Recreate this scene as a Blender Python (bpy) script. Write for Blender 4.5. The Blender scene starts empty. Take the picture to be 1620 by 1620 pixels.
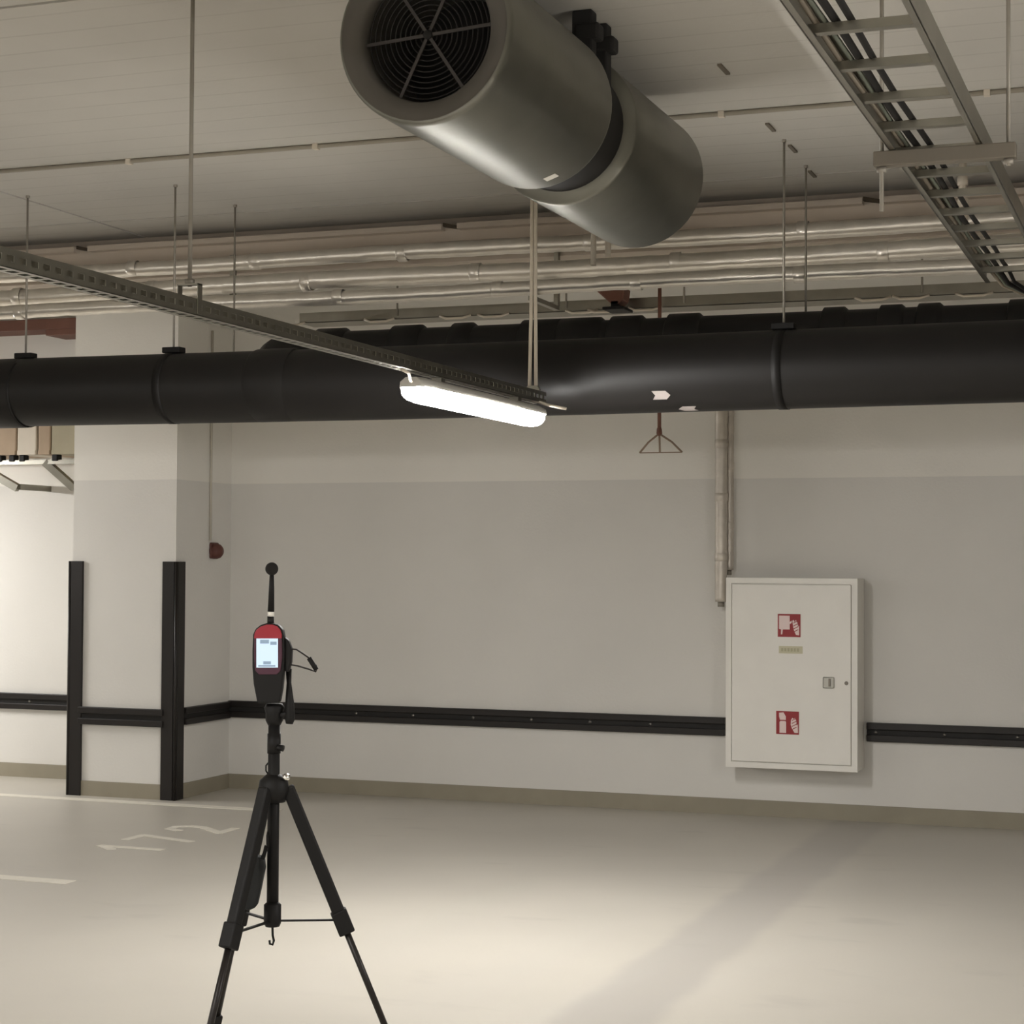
import bpy, bmesh, math, random
import numpy as np
from mathutils import Vector, Matrix
random.seed(7)
scene = bpy.context.scene
COL = scene.collection

# ---------------------------------------------------------------- camera
F = 2934.0
PITCH, ROLL, YAW, CAMH = math.radians(1.566), math.radians(.318), math.radians(-20.16), 1.55
def cam_matrix(p, r, y):
    cy, sy = math.cos(y), math.sin(y)
    Rw = np.array([[cy, -sy, 0], [0, 0, -1], [sy, cy, 0]])
    cp, sp = math.cos(p), math.sin(p)
    Rp = np.array([[1, 0, 0], [0, cp, sp], [0, -sp, cp]])
    cr, sr = math.cos(r), math.sin(r)
    return np.array([[cr, -sr, 0], [sr, cr, 0], [0, 0, 1]]) @ Rp @ Rw
M = cam_matrix(PITCH, ROLL, YAW)
CAM = np.array([0, 0, CAMH])
def ray(x, y): return M.T @ np.array([(x - 810) / F, (y - 810) / F, 1.0])
def on(x, y, X=None, Y=None, Z=None):
    """pixel -> point on the plane X=, Y= or Z="""
    d = ray(x, y)
    i, v = (0, X) if X is not None else (1, Y) if Y is not None else (2, Z)
    return Vector(CAM + d * (v - CAM[i]) / d[i])
def dep(x, y, d): return Vector(CAM + ray(x, y) * d)

cd = bpy.data.cameras.new('camera'); cam = bpy.data.objects.new('camera', cd); COL.objects.link(cam)
cd.sensor_width = 36; cd.lens = 36 * F / 1620; cd.clip_end = 200
cam.matrix_world = Matrix(((M[0][0], -M[1][0], -M[2][0], 0), (M[0][1], -M[1][1], -M[2][1], 0),
                           (M[0][2], -M[1][2], -M[2][2], CAMH), (0, 0, 0, 1)))
scene.camera = cam

# ---------------------------------------------------------------- world and exposure (indoors: the lamps light the place)
w = bpy.data.worlds.new('world'); scene.world = w; w.use_nodes = True
w.node_tree.nodes['Background'].inputs[0].default_value = (.9, .85, .75, 1)
w.node_tree.nodes['Background'].inputs[1].default_value = 0.0
scene.view_settings.view_transform = 'Standard'
scene.view_settings.look = 'None'
scene.view_settings.exposure = 0.0
scene.view_settings.gamma = 1.0
scene.view_settings.use_curve_mapping = False
LAMP_POWER = 152.0
LAMP_COLOUR = (1.0, .972, .935)

# ---------------------------------------------------------------- materials
def lin(c): return tuple((v / 12.92 if v <= .04045 else ((v + .055) / 1.055) ** 2.4) for v in [q / 255 for q in c])
def mat(name, rgb, rough=.6, metal=0.0, var=.06, scale=6.0, bump=0.0, bscale=40.0, spec=.5, stretch=None):
    m = bpy.data.materials.new(name); m.use_nodes = True
    nt = m.node_tree; b = nt.nodes['Principled BSDF']
    c = lin(rgb)
    b.inputs['Roughness'].default_value = rough; b.inputs['Metallic'].default_value = metal
    b.inputs['Specular IOR Level'].default_value = spec
    tc = nt.nodes.new('ShaderNodeTexCoord'); src = tc.outputs['Object']
    if stretch:
        mp = nt.nodes.new('ShaderNodeMapping'); mp.inputs['Scale'].default_value = stretch
        nt.links.new(src, mp.inputs[0]); src = mp.outputs[0]
    n = nt.nodes.new('ShaderNodeTexNoise'); n.inputs['Scale'].default_value = scale; n.inputs['Detail'].default_value = 5
    nt.links.new(src, n.inputs['Vector'])
    r = nt.nodes.new('ShaderNodeValToRGB')
    r.color_ramp.elements[0].position = .3; r.color_ramp.elements[1].position = .7
    r.color_ramp.elements[0].color = (*[v * (1 - var) for v in c], 1)
    r.color_ramp.elements[1].color = (*[min(1, v * (1 + var)) for v in c], 1)
    nt.links.new(n.outputs['Fac'], r.inputs[0]); nt.links.new(r.outputs[0], b.inputs['Base Color'])
    if bump:
        n2 = nt.nodes.new('ShaderNodeTexNoise'); n2.inputs['Scale'].default_value = bscale; n2.inputs['Detail'].default_value = 4
        nt.links.new(src, n2.inputs['Vector'])
        bp = nt.nodes.new('ShaderNodeBump'); bp.inputs['Strength'].default_value = bump; bp.inputs['Distance'].default_value = .01
        nt.links.new(n2.outputs['Fac'], bp.inputs['Height']); nt.links.new(bp.outputs[0], b.inputs['Normal'])
    return m
def nodes_of(m): return m.node_tree, m.node_tree.nodes['Principled BSDF']
def math_node(nt, op, a, b=None, c=None):
    n = nt.nodes.new('ShaderNodeMath'); n.operation = op
    for i, v in enumerate((a, b, c)):
        if v is None: continue
        if isinstance(v, (int, float)): n.inputs[i].default_value = v
        else: nt.links.new(v, n.inputs[i])
    return n.outputs[0]
def mix_col(nt, fac, a, b):
    n = nt.nodes.new('ShaderNodeMix'); n.data_type = 'RGBA'
    nt.links.new(fac, n.inputs[0])
    for i, v in ((6, a), (7, b)):
        if isinstance(v, tuple): n.inputs[i].default_value = (*v, 1)
        else: nt.links.new(v, n.inputs[i])
    return n.outputs[2]
def emit(name, rgb, strength):
    m = bpy.data.materials.new(name); m.use_nodes = True
    nt, b = nodes_of(m)
    b.inputs['Base Color'].default_value = (.05, .05, .05, 1)
    b.inputs['Emission Color'].default_value = (*rgb, 1); b.inputs['Emission Strength'].default_value = strength
    return m

def wall_material():
    m = mat('painted_wall', (234, 231, 224), .85, var=.03, scale=1.5, bump=.12, bscale=60)
    nt, b = nodes_of(m)
    src = b.inputs['Base Color'].links[0].from_socket
    g = nt.nodes.new('ShaderNodeNewGeometry'); s = nt.nodes.new('ShaderNodeSeparateXYZ')
    nt.links.new(g.outputs['Position'], s.inputs[0])
    f = math_node(nt, 'LESS_THAN', s.outputs['Z'], 2.08)
    dark = nt.nodes.new('ShaderNodeMix'); dark.data_type = 'RGBA'; dark.blend_type = 'MULTIPLY'
    nt.links.new(f, dark.inputs[0]); nt.links.new(src, dark.inputs[6]); dark.inputs[7].default_value = (.865, .868, .88, 1)
    nt.links.new(dark.outputs[2], b.inputs['Base Color'])
    return m
def floor_material():
    m = mat('coated_concrete_floor', (187, 182, 172), .42, var=.05, scale=.9, bump=.03, bscale=90)
    nt, b = nodes_of(m)
    src = b.inputs['Base Color'].links[0].from_socket
    g = nt.nodes.new('ShaderNodeNewGeometry'); s = nt.nodes.new('ShaderNodeSeparateXYZ')
    nt.links.new(g.outputs['Position'], s.inputs[0])
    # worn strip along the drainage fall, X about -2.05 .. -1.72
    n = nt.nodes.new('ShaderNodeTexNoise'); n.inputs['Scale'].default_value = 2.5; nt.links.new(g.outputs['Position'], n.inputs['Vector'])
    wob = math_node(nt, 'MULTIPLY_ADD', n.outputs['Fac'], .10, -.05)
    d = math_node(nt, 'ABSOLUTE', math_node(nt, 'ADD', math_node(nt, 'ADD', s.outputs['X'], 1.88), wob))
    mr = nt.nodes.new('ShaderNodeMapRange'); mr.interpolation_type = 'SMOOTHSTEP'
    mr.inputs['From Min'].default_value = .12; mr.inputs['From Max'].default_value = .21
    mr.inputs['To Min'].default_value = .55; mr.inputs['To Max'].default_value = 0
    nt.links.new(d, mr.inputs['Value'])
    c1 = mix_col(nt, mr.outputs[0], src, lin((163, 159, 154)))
    # scuffs and faint stains
    n2 = nt.nodes.new('ShaderNodeTexNoise'); n2.inputs['Scale'].default_value = 1.7; n2.inputs['Detail'].default_value = 7
    mp = nt.nodes.new('ShaderNodeMapping'); mp.inputs['Scale'].default_value = (1.0, 2.2, 1)
    nt.links.new(g.outputs['Position'], mp.inputs[0]); nt.links.new(mp.outputs[0], n2.inputs['Vector'])
    mr2 = nt.nodes.new('ShaderNodeMapRange'); mr2.inputs['From Min'].default_value = .62; mr2.inputs['From Max'].default_value = .78
    mr2.inputs['To Max'].default_value = .5
    nt.links.new(n2.outputs['Fac'], mr2.inputs['Value'])
    c2 = mix_col(nt, mr2.outputs[0], c1, lin((164, 160, 152)))
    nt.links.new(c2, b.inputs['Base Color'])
    return m
def ceiling_material():
    m = mat('board_marked_concrete', (187, 183, 175), .9, var=.05, scale=1.2, bump=.15, bscale=30)
    nt, b = nodes_of(m)
    src = b.inputs['Base Color'].links[0].from_socket
    g = nt.nodes.new('ShaderNodeNewGeometry'); s = nt.nodes.new('ShaderNodeSeparateXYZ')
    nt.links.new(g.outputs['Position'], s.inputs[0])
    n = nt.nodes.new('ShaderNodeTexNoise'); n.inputs['Scale'].default_value = 3.0
    nt.links.new(g.outputs['Position'], n.inputs['Vector'])
    yy = math_node(nt, 'ADD', s.outputs['Y'], math_node(nt, 'MULTIPLY', n.outputs['Fac'], .02))
    fr = math_node(nt, 'FRACT', math_node(nt, 'MULTIPLY', yy, 1 / .19))
    line = math_node(nt, 'LESS_THAN', fr, .07)
    n3 = nt.nodes.new('ShaderNodeTexNoise'); n3.inputs['Scale'].default_value = 1.6
    nt.links.new(g.outputs['Position'], n3.inputs['Vector'])
    amt = math_node(nt, 'MULTIPLY', line, math_node(nt, 'MULTIPLY', n3.outputs['Fac'], .42))
    c1 = mix_col(nt, amt, src, lin((142, 137, 127)))
    nt.links.new(c1, b.inputs['Base Color'])
    return m
def foil_material():
    m = mat('wrinkled_foil', (232, 226, 216), .30, .72, var=.08, scale=9, bump=.35, bscale=9, stretch=(1, 1, 1))
    return m
def galv(name, rgb=(154, 151, 141), rough=.35):
    return mat(name, rgb, rough, 1.0, var=.10, scale=7, bump=.04, bscale=20)

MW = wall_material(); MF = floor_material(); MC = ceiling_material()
MBEAM = mat('beam_concrete', (188, 176, 162), .9, var=.06, scale=2, bump=.1)
MBASE = mat('skirting_coating', (147, 140, 123), .6, var=.05)
MFOIL = foil_material()
MGALV = galv('galvanised_steel'); MFAN = mat('fan_casing_zinc', (126, 125, 117), .42, .9, var=.08, scale=4, bump=.03)
MFANIN = mat('fan_ring_zinc', (100, 96, 90), .6, .5, var=.05)
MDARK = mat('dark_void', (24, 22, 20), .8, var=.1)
MWIRE = mat('grille_wire', (68, 64, 62), .6, .3)
MPIPE = mat('black_plastic_pipe', (19, 17, 16), .5, spec=.35, var=.12, bump=.03)
MRUB = mat('black_rubber', (29, 25, 23), .45, spec=.4, var=.1)
MRUBG = mat('black_rubber_groove', (24, 22, 20), .7, var=.1)
MBLK = mat('matte_black', (13, 11, 10), .6, spec=.3, var=.12)
MBLKL = mat('black_tube', (30, 25, 22), .45, .3, var=.1)
MCAB = mat('white_powder_coat', (236, 233, 226), .4, var=.02)
MSCREW = mat('screw_steel', (150, 146, 140), .35, .9)
MRED = mat('sign_red', (150, 34, 40), .5, var=.04)
MSIGNW = mat('sign_white', (236, 214, 210), .5, var=.02)
MYEL = mat('faded_sticker', (205, 200, 172), .6, var=.05)
MMRED = mat('meter_red', (150, 28, 44), .45, var=.05)
MMPUR = mat('meter_bezel', (70, 30, 48), .5, var=.05)
MWHITE = mat('white_plastic', (225, 221, 212), .5, var=.03)
MPAINT = mat('worn_white_floor_paint', (222, 217, 205), .55, var=.05, scale=14)
MBROWN = mat('red_brown_paint', (112, 74, 60), .6, var=.12)
MCREAM = mat('cream_plastic', (206, 196, 180), .55, var=.04)
MTAN = mat('tan_panel', (170, 150, 128), .8, var=.08)
MCABLE = mat('grey_green_cable', (92, 96, 84), .55, var=.12)
MROD = mat('zinc_threaded_rod', (146, 140, 130), .55, .5, var=.1)
MLAMPH = mat('lamp_housing_grey', (190, 187, 180), .5, var=.03)
MLAMP = emit('lamp_diffuser_light', LAMP_COLOUR, LAMP_POWER)
MSCREEN = emit('lit_screen', (.70, .87, 1.0), 1.0)
MSCRD = emit('lit_screen_dim', (.30, .42, .55), .8)

# ---------------------------------------------------------------- mesh helpers
class MB:
    def __init__(s): s.v = []; s.f = []; s.sm = []
    def add(s, vs, fs, smooth=False):
        o = len(s.v); s.v += [Vector(v) for v in vs]
        s.f += [[i + o for i in q] for q in fs]; s.sm += [smooth] * len(fs)
        return s
    def box(s, lo, hi):
        (a, b, c), (d, e, f) = lo, hi
        return s.add([(a, b, c), (d, b, c), (d, e, c), (a, e, c), (a, b, f), (d, b, f), (d, e, f), (a, e, f)],
                     [(3, 2, 1, 0), (4, 5, 6, 7), (0, 1, 5, 4), (1, 2, 6, 5), (2, 3, 7, 6), (3, 0, 4, 7)])
    def bar(s, p, q, wx, wz, up=(0, 0, 1)):
        """rectangular bar from p to q, wx across, wz along up"""
        p, q = Vector(p), Vector(q); t = (q - p).normalized()
        u = t.cross(Vector(up))
        if u.length < 1e-5: u = t.cross(Vector((0, 1, 0)))
        u.normalize(); n = u.cross(t)
        c = [(-1, -1), (1, -1), (1, 1), (-1, 1)]
        vs = [P + u * (a * wx / 2) + n * (b * wz / 2) for P in (p, q) for a, b in c]
        return s.add(vs, [(3, 2, 1, 0), (4, 5, 6, 7), (0, 1, 5, 4), (1, 2, 6, 5), (2, 3, 7, 6), (3, 0, 4, 7)])
    def tube(s, pts, rad, seg=12, caps=True):
        pts = [Vector(p) for p in pts]; n = len(pts)
        rs = rad if isinstance(rad, (list, tuple)) else [rad] * n
        vs = []; t0 = (pts[1] - pts[0]).normalized()
        ref = Vector((0, 0, 1)) if abs(t0.z) < .9 else Vector((0, 1, 0))
        u = t0.cross(ref).normalized()
        for i, p in enumerate(pts):
            if i == 0: t = pts[1] - pts[0]
            elif i == n - 1: t = pts[-1] - pts[-2]
            else: t = (pts[i + 1] - pts[i]).normalized() + (pts[i] - pts[i - 1]).normalized()
            if t.length < 1e-9: t = t0
            t = t.normalized(); u = (u - t * u.dot(t)).normalized(); w_ = t.cross(u)
            for k in range(seg):
                a = 2 * math.pi * k / seg
                vs.append(p + (u * math.cos(a) + w_ * math.sin(a)) * rs[i])
        fs = [(i * seg + k, i * seg + (k + 1) % seg, (i + 1) * seg + (k + 1) % seg, (i + 1) * seg + k) for i in range(n - 1) for k in range(seg)]
        s.add(vs, fs, True)
        if caps:
            o = len(s.v) - len(vs)
            s.f += [[o + k for k in reversed(range(seg))], [o + (n - 1) * seg + k for k in range(seg)]]; s.sm += [False, False]
        return s
    def lathe(s, origin, axis, prof, seg=24, ref=None):
        """prof: (along axis, radius)"""
        o = Vector(origin); t = Vector(axis).normalized()
        r_ = Vector(ref) if ref else (Vector((0, 0, 1)) if abs(t.z) < .9 else Vector((1, 0, 0)))
        u = t.cross(r_).normalized(); w_ = t.cross(u)
        vs = []
        for h, r in prof:
            for k in range(seg):
                a = 2 * math.pi * k / seg
                vs.append(o + t * h + (u * math.cos(a) + w_ * math.sin(a)) * max(r, 1e-5))
        fs = [(i * seg + k, i * seg + (k + 1) % seg, (i + 1) * seg + (k + 1) % seg, (i + 1) * seg + k) for i in range(len(prof) - 1) for k in range(seg)]
        return s.add(vs, fs, True)
    def torus(s, c, axis, R, r, seg=40, rs=6):
        c = Vector(c); t = Vector(axis).normalized(); ref = Vector((0, 0, 1)) if abs(t.z) < .9 else Vector((1, 0, 0))
        u = t.cross(ref).normalized(); w_ = t.cross(u); vs = []
        for i in range(seg):
            a = 2 * math.pi * i / seg; d = u * math.cos(a) + w_ * math.sin(a)
            for k in range(rs):
                b = 2 * math.pi * k / rs
                vs.append(c + d * (R + r * math.cos(b)) + t * (r * math.sin(b)))
        fs = [(i * rs + k, ((i + 1) % seg) * rs + k, ((i + 1) % seg) * rs + (k + 1) % rs, i * rs + (k + 1) % rs) for i in range(seg) for k in range(rs)]
        return s.add(vs, fs, True)
    def prism(s, poly, off):
        """closed polygon of 3-D points extruded by off"""
        n = len(poly); off = Vector(off); a = [Vector(p) for p in poly]; b = [p + off for p in a]
        return s.add(a + b, [list(range(n))[::-1], list(range(n, 2 * n))] + [(i, (i + 1) % n, n + (i + 1) % n, n + i) for i in range(n)])
    def build(s, name, m, parent=None, bevel=0, segs=2, origin=None):
        me = bpy.data.meshes.new(name)
        lo = Vector((min(v.x for v in s.v), min(v.y for v in s.v), min(v.z for v in s.v)))
        hi = Vector((max(v.x for v in s.v), max(v.y for v in s.v), max(v.z for v in s.v)))
        if parent is not None:
            Wm = world_of(parent); inv = Wm.inverted()
            vs = [inv @ v for v in s.v]; loc = Vector((0, 0, 0))
        else:
            loc = Vector(origin) if origin is not None else Vector(((lo.x + hi.x) / 2, (lo.y + hi.y) / 2, lo.z))
            vs = [v - loc for v in s.v]
        me.from_pydata([tuple(v) for v in vs], [], s.f)
        me.polygons.foreach_set('use_smooth', s.sm)
        bm = bmesh.new(); bm.from_mesh(me)
        bmesh.ops.recalc_face_normals(bm, faces=bm.faces)
        if bevel:
            ed = [e for e in bm.edges if len(e.link_faces) == 2 and e.calc_face_angle(0) > .5]
            bmesh.ops.bevel(bm, geom=ed, offset=bevel, segments=segs, affect='EDGES', profile=.5)
        bm.to_mesh(me); bm.free()
        me.materials.append(m)
        o = bpy.data.objects.new(name, me); COL.objects.link(o); o.location = loc
        if parent is not None: o.parent = parent
        return o
def world_of(o):
    mtx = Matrix.LocRotScale(o.location, o.rotation_euler, o.scale)
    return world_of(o.parent) @ mtx if o.parent else mtx
def tag(o, label, cat, group=None, kind=None):
    if label: o['label'] = label
    if cat: o['category'] = cat
    if group: o['group'] = group
    if kind: o['kind'] = kind
    return o
def thing(name, loc, label, cat, group=None, rz=0):
    o = bpy.data.objects.new(name, None); COL.objects.link(o); o.location = loc; o.rotation_euler = (0, 0, rz)
    o.empty_display_size = .05
    return tag(o, label, cat, group)
def struct(o, label=None):
    o['kind'] = 'structure'
    if label: o['label'] = label
    return o
def copy_tree(o, parent=None):
    c = o.copy(); COL.objects.link(c); c.parent = parent
    for ch in [x for x in bpy.data.objects if x.parent == o]: copy_tree(ch, c)
    return c

# ---------------------------------------------------------------- the shell
W = 11.29          # back wall
ZC = 3.40          # ceiling
X0, X1, Y0 = -15.0, 8.0, -7.0
CX0, CX1, CY = -6.98, -6.20, 10.56   # column on the back wall

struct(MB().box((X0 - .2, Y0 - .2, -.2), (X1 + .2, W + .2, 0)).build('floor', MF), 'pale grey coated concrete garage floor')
struct(MB().box((X0 - .2, W, 0), (X1 + .2, W + .2, ZC + .2)).build('wall_back', MW), 'long garage wall painted grey below and white above')
struct(MB().box((X0 - .2, Y0 - .2, 0), (X0, W, ZC + .2)).build('wall_left', MW), 'garage side wall with two tone paint')
struct(MB().box((X1, Y0 - .2, 0), (X1 + .2, W, ZC + .2)).build('wall_right', MW), 'garage side wall opposite with two tone paint')
struct(MB().box((X0, Y0 - .2, 0), (X1, Y0, ZC + .2)).build('wall_rear', MW), 'garage wall facing the long wall')
ceil = struct(MB().box((X0, Y0, ZC + .03), (X1, W, ZC + .2)).build('ceiling', MC), 'board marked concrete garage ceiling')
def ceiling_panel(x0, x1, y0, y1):
    g = .011
    MB().box((x0 + g, y0 + g, ZC), (x1 - g, y1 - g, ZC + .03)).build('ceiling_panel', MC, ceil)
ys = [Y0, -3.4, .9, 5.20, 8.70, 9.42]
for a, b in zip(ys, ys[1:]):
    for c, d in ((X0, -10.6), (-10.6, -5.617), (-5.617, -.1), (-.1, 4.2), (4.2, X1)):
        ceiling_panel(c, d, a, b)
ceiling_panel(X0, X1, 9.45, W)

# beam under the ceiling
struct(MB().box((X0, 9.12, 3.15), (X1, 9.5, 3.352)).box((X0, 9.21, 3.352), (X1, 9.5, ZC + .02)).build('ceiling_beam', MBEAM), 'concrete downstand beam under the ceiling behind foil pipes')
# thin edge profile along the beam, in lengths with a dark coupling between them
cuts = [on(p, q, Y=9.08).x for p, q in ((120, 388), (700, 358), (1365, 310))]
ends = [X0 + .1] + cuts + [X1 - .1]
tr = thing('edge_profile', (cuts[1], 9.08, 3.30), 'thin concrete coloured edge profile running along top of the beam', 'edge profile')
for a, b in zip(ends, ends[1:]):
    MB().box((a + (.09 if a > X0 + 1 else 0), 9.06, 3.315), (b, 9.119, 3.345)).build('profile_length', MBEAM, tr)
for c in cuts:
    MB().prism([(c, 9.085, 3.355), (c, 9.085, 3.335), (c + .085, 9.085, 3.320), (c + .09, 9.085, 3.335)], (0, .034, 0)).build('coupling', mat('profile_coupling', (72, 62, 50), .9), tr)

# column with corner guards
struct(MB().box((CX0, CY, 0), (CX1, W + .01, ZC)).build('column', MW), 'square concrete column standing against the wall')
# skirtings
def skirt(name, pts, label):
    o = None
    mb = MB()
    for (a, b) in pts: mb.box((*a, 0), (*b, .098))
    return struct(mb.build(name, MBASE), label)
skirt('baseboard_back', [((CX1, W - .012), (X1, W)), ((X0, W - .012), (CX0, W))], 'olive grey skirting coat along the long wall')
skirt('baseboard_column', [((CX0 - .012, CY - .012), (CX1 + .012, CY)), ((CX1, CY), (CX1 + .012, W - .012)), ((CX0 - .012, CY), (CX0, W - .012))], 'olive grey skirting coat around the column')

# ---------------------------------------------------------------- bumper rails and corner guards
RZ0, RZ1 = .485, .598
def rail(name, p, q, n, label, group='black bumper rails', screws=(), z0=RZ0, z1=RZ1):
    """p,q on the face; n = outward normal"""
    p, q, n = Vector((*p, 0)), Vector((*q, 0)), Vector((*n, 0))
    mid = (p + q) / 2
    t = thing(name, (mid.x, mid.y, z0), label, 'bumper rail', group)
    h = z1 - z0
    def strip(za, zb, d0, d1): return MB().prism([p + n * d0 + Vector((0, 0, za)), p + n * d1 + Vector((0, 0, za)), p + n * d1 + Vector((0, 0, zb)), p + n * d0 + Vector((0, 0, zb))], q - p)
    strip(z0, z1, .002, .016).build('backing', MRUBG, t)
    strip(z1 - h * .36, z1, .014, .034).build('ridge', MRUB, t, bevel=.004)
    strip(z0, z0 + h * .36, .014, .034).build('ridge', MRUB, t, bevel=.004)
    for s_ in screws:
        c = p + (q - p).normalized() * s_ + n * .016 + Vector((0, 0, z0 + h * .5))
        MB().lathe(c, n, [(0, .011), (.004, .010), (.006, .0)], 10).build('screw', MSCREW, t)
    return t
CABX0, CABX1 = -2.70, -1.93      # cabinet on wall
a = (CX1 + .005, W); b = (-2.725, W)
sc = [on(px, 1135, Y=W).x - a[0] for px in (565, 655, 750, 842, 935, 1030)]
rail('bumper_rail', a, b, (0, -1), 'long black rubber bumper rail from column corner to white cabinet', screws=sc)
a = (on(1372, 1158, Y=W).x, W); b = (3.2, W)
sc = [on(px, 1163, Y=W).x - a[0] for px in (1386, 1495, 1610)] + [1.35, 1.8, 2.3, 2.8, 3.3]
rail('bumper_rail', a, b, (0, -1), 'black rubber bumper rail on the side of the cabinet away from the column', screws=sc)
rail('bumper_rail', (X0 + 3, W), (CX0 - .004, W), (0, -1), 'black bumper rail on brightly lit wall beside the column', screws=[4.2, 4.6])
rail('bumper_rail', (CX0 + .07, CY), (CX1 - .07, CY), (0, -1), 'short black bumper rail on column face between two corner guards', z0=.47, z1=.585)
rail('bumper_rail', (CX1, CY + .1), (CX1, W - .036), (1, 0), 'short black bumper rail on side of column meeting the wall rail', z0=.48, z1=.592)

def guard(x, y, sx, label):
    t = thing('corner_guard', (x, y, 0), label, 'corner guard', 'black corner guards on the column')
    ztop = 1.545
    w_ = .088
    # front leg, side leg, rounded nose
    MB().box((min(x, x - sx * w_) , y - .022, 0), (max(x, x - sx * w_), y - .002, ztop)).build('front_flange', MRUB, t, bevel=.003)
    MB().box((min(x + sx * .002, x + sx * .022), y, 0), (max(x + sx * .002, x + sx * .022), y + w_, ztop)).build('side_flange', MRUB, t, bevel=.003)
    MB().tube([(x + sx * .012, y - .012, 0), (x + sx * .012, y - .012, ztop)], .0115, 14).build('nose', MRUB, t)
    return t
guard(CX0, CY, -1, 'black rubber corner guard on column edge next to the bright wall')
guard(CX1, CY, 1, 'black rubber corner guard on column edge facing the tripod')

# ---------------------------------------------------------------- floor markings
def line_mark(x0, x1, y0, y1, label):
    tag(MB().box((x0, y0, 0), (x1, y1, .0025)).build('parking_line', MPAINT), label, 'line marking', 'white parking lines')
line_mark(-13, on(440, 1283, Z=0).x, 10.32, 10.42, 'long white parking line running past the foot of the column')
line_mark(-9.5, on(112, 1396, Z=0).x, 7.64, 7.74, 'short white parking line nearer than the painted number')
# number 172 read from the side: top of digits toward -X, reading toward +Y
num = thing('painted_number', (-5.38, 9.15, 0), 'worn white painted bay number 172 on the floor', 'floor number')
def digit(strokes, y, h=.36, w_=.17, x_top=-5.57):
    mb = MB(); hz = .0016
    for st in strokes:
        P = [Vector((x_top + (1 - v) * h, y + u * w_, 0)) for u, v in st]
        for p, q in zip(P, P[1:]):
            d = (q - p).normalized(); n = Vector((-d.y, d.x, 0)) * .026
            p2, q2 = p - d * .02, q + d * .02
            hz += .0004; mb.prism([p2 - n, q2 - n, q2 + n, p2 + n], (0, 0, hz))
    mb.build('digit', MPAINT, num)
digit([[(0, .72), (.45, 1), (.45, 0)]], 8.66)
digit([[(0, 1), (1, 1), (.35, 0)]], 8.99)
digit([[(0, .78), (.2, .97), (.7, 1), (1, .8), (.9, .55), (0, .02), (1, .02)]], 9.40)

# ---------------------------------------------------------------- jet fan
FX, FZ, FR = -2.060, 3.067, .268
YA, YB, YC_, YD = 4.85, 5.83, 6.10, 7.05
fan = thing('jet_fan', (FX, (YA + YD) / 2, FZ - FR), 'large galvanised cylindrical jet fan hung under the ceiling', 'jet fan')
ax = (0, 1, 0)
o_ = (FX, YA, FZ)
L = YB - YA
MB().lathe(o_, ax, [(.035, FR - .03), (.008, FR - .022), (0, FR - .010), (.010, FR - .002), (.03, FR), (L - .02, FR), (L, FR - .004), (L, .21)], 64).build('front_silencer', MFAN, fan)
MB().lathe(o_, ax, [(.0, FR - .012), (.004, FR - .03), (.012, .205), (.03, .196), (.09, .190), (L, .190)], 64).build('inlet_ring', MFANIN, fan)
MB().lathe(o_, ax, [(L, .222), (YC_ - YA, .222)], 48).build('fan_casing', MDARK, fan)
L2_ = YD - YA
MB().lathe(o_, ax, [(YC_ - YA, .20), (YC_ - YA, FR - .004), (YC_ - YA + .02, FR), (L2_ - .02, FR), (L2_, FR - .006), (L2_, .19), (L2_ - .6, .19)], 64).build('rear_silencer', MFAN, fan)
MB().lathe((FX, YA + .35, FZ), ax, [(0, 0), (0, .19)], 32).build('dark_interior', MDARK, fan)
gr = MB()
gy = YA + .045
for i in range(11): gr.torus((FX, gy, FZ), ax, .026 + .0158 * i, .0022, 40, 5)
gobj = gr.build('grille', mat('grille_ring_wire', (34, 31, 30), .6, .3), fan)
for k in range(6):
    a_ = math.radians(-4 + 60 * k)
    d = Vector((math.cos(a_), 0, -math.sin(a_)))
    c = Vector((FX, gy - .006, FZ))
    MB().bar(c + d * .012, c + d * .194, .0035, .0095, up=d.cross(Vector((0, 1, 0)))).build('spoke', MWIRE, gobj)
MB().lathe((FX, gy - .014, FZ), ax, [(0, 0), (0, .013), (.012, .015), (.016, 0)], 20).build('hub', MDARK, gobj)
for yy in (YB + .05, YC_ - .05):
    for sx in (-1, 1):
        MB().box((FX + sx * .15 - .035, yy - .03, FZ + .12), (FX + sx * .15 + .035, yy + .03, ZC)).build('mounting_bracket', MDARK, fan, bevel=.006)
        MB().box((FX + sx * .165 - .04, yy - .035, ZC - .10), (FX + sx * .165 + .045, yy + .035, ZC - .045)).build('vibration_damper', MDARK, fan, bevel=.01)
# small maker's sticker on lower side
q = Vector((FX - .02, 5.55, 0)); a_ = math.radians(285)
pt = lambda al, y: Vector((FX + math.cos(al) * (FR + .001), y, FZ + math.sin(al) * (FR + .001)))
P = [pt(a_, 5.70), pt(a_ + .16, 5.70), pt(a_ + .16, 5.74), pt(a_, 5.74)]
MB().prism(P, (0, 0, -.0015)).build('sticker', MWHITE, fan)

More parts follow.
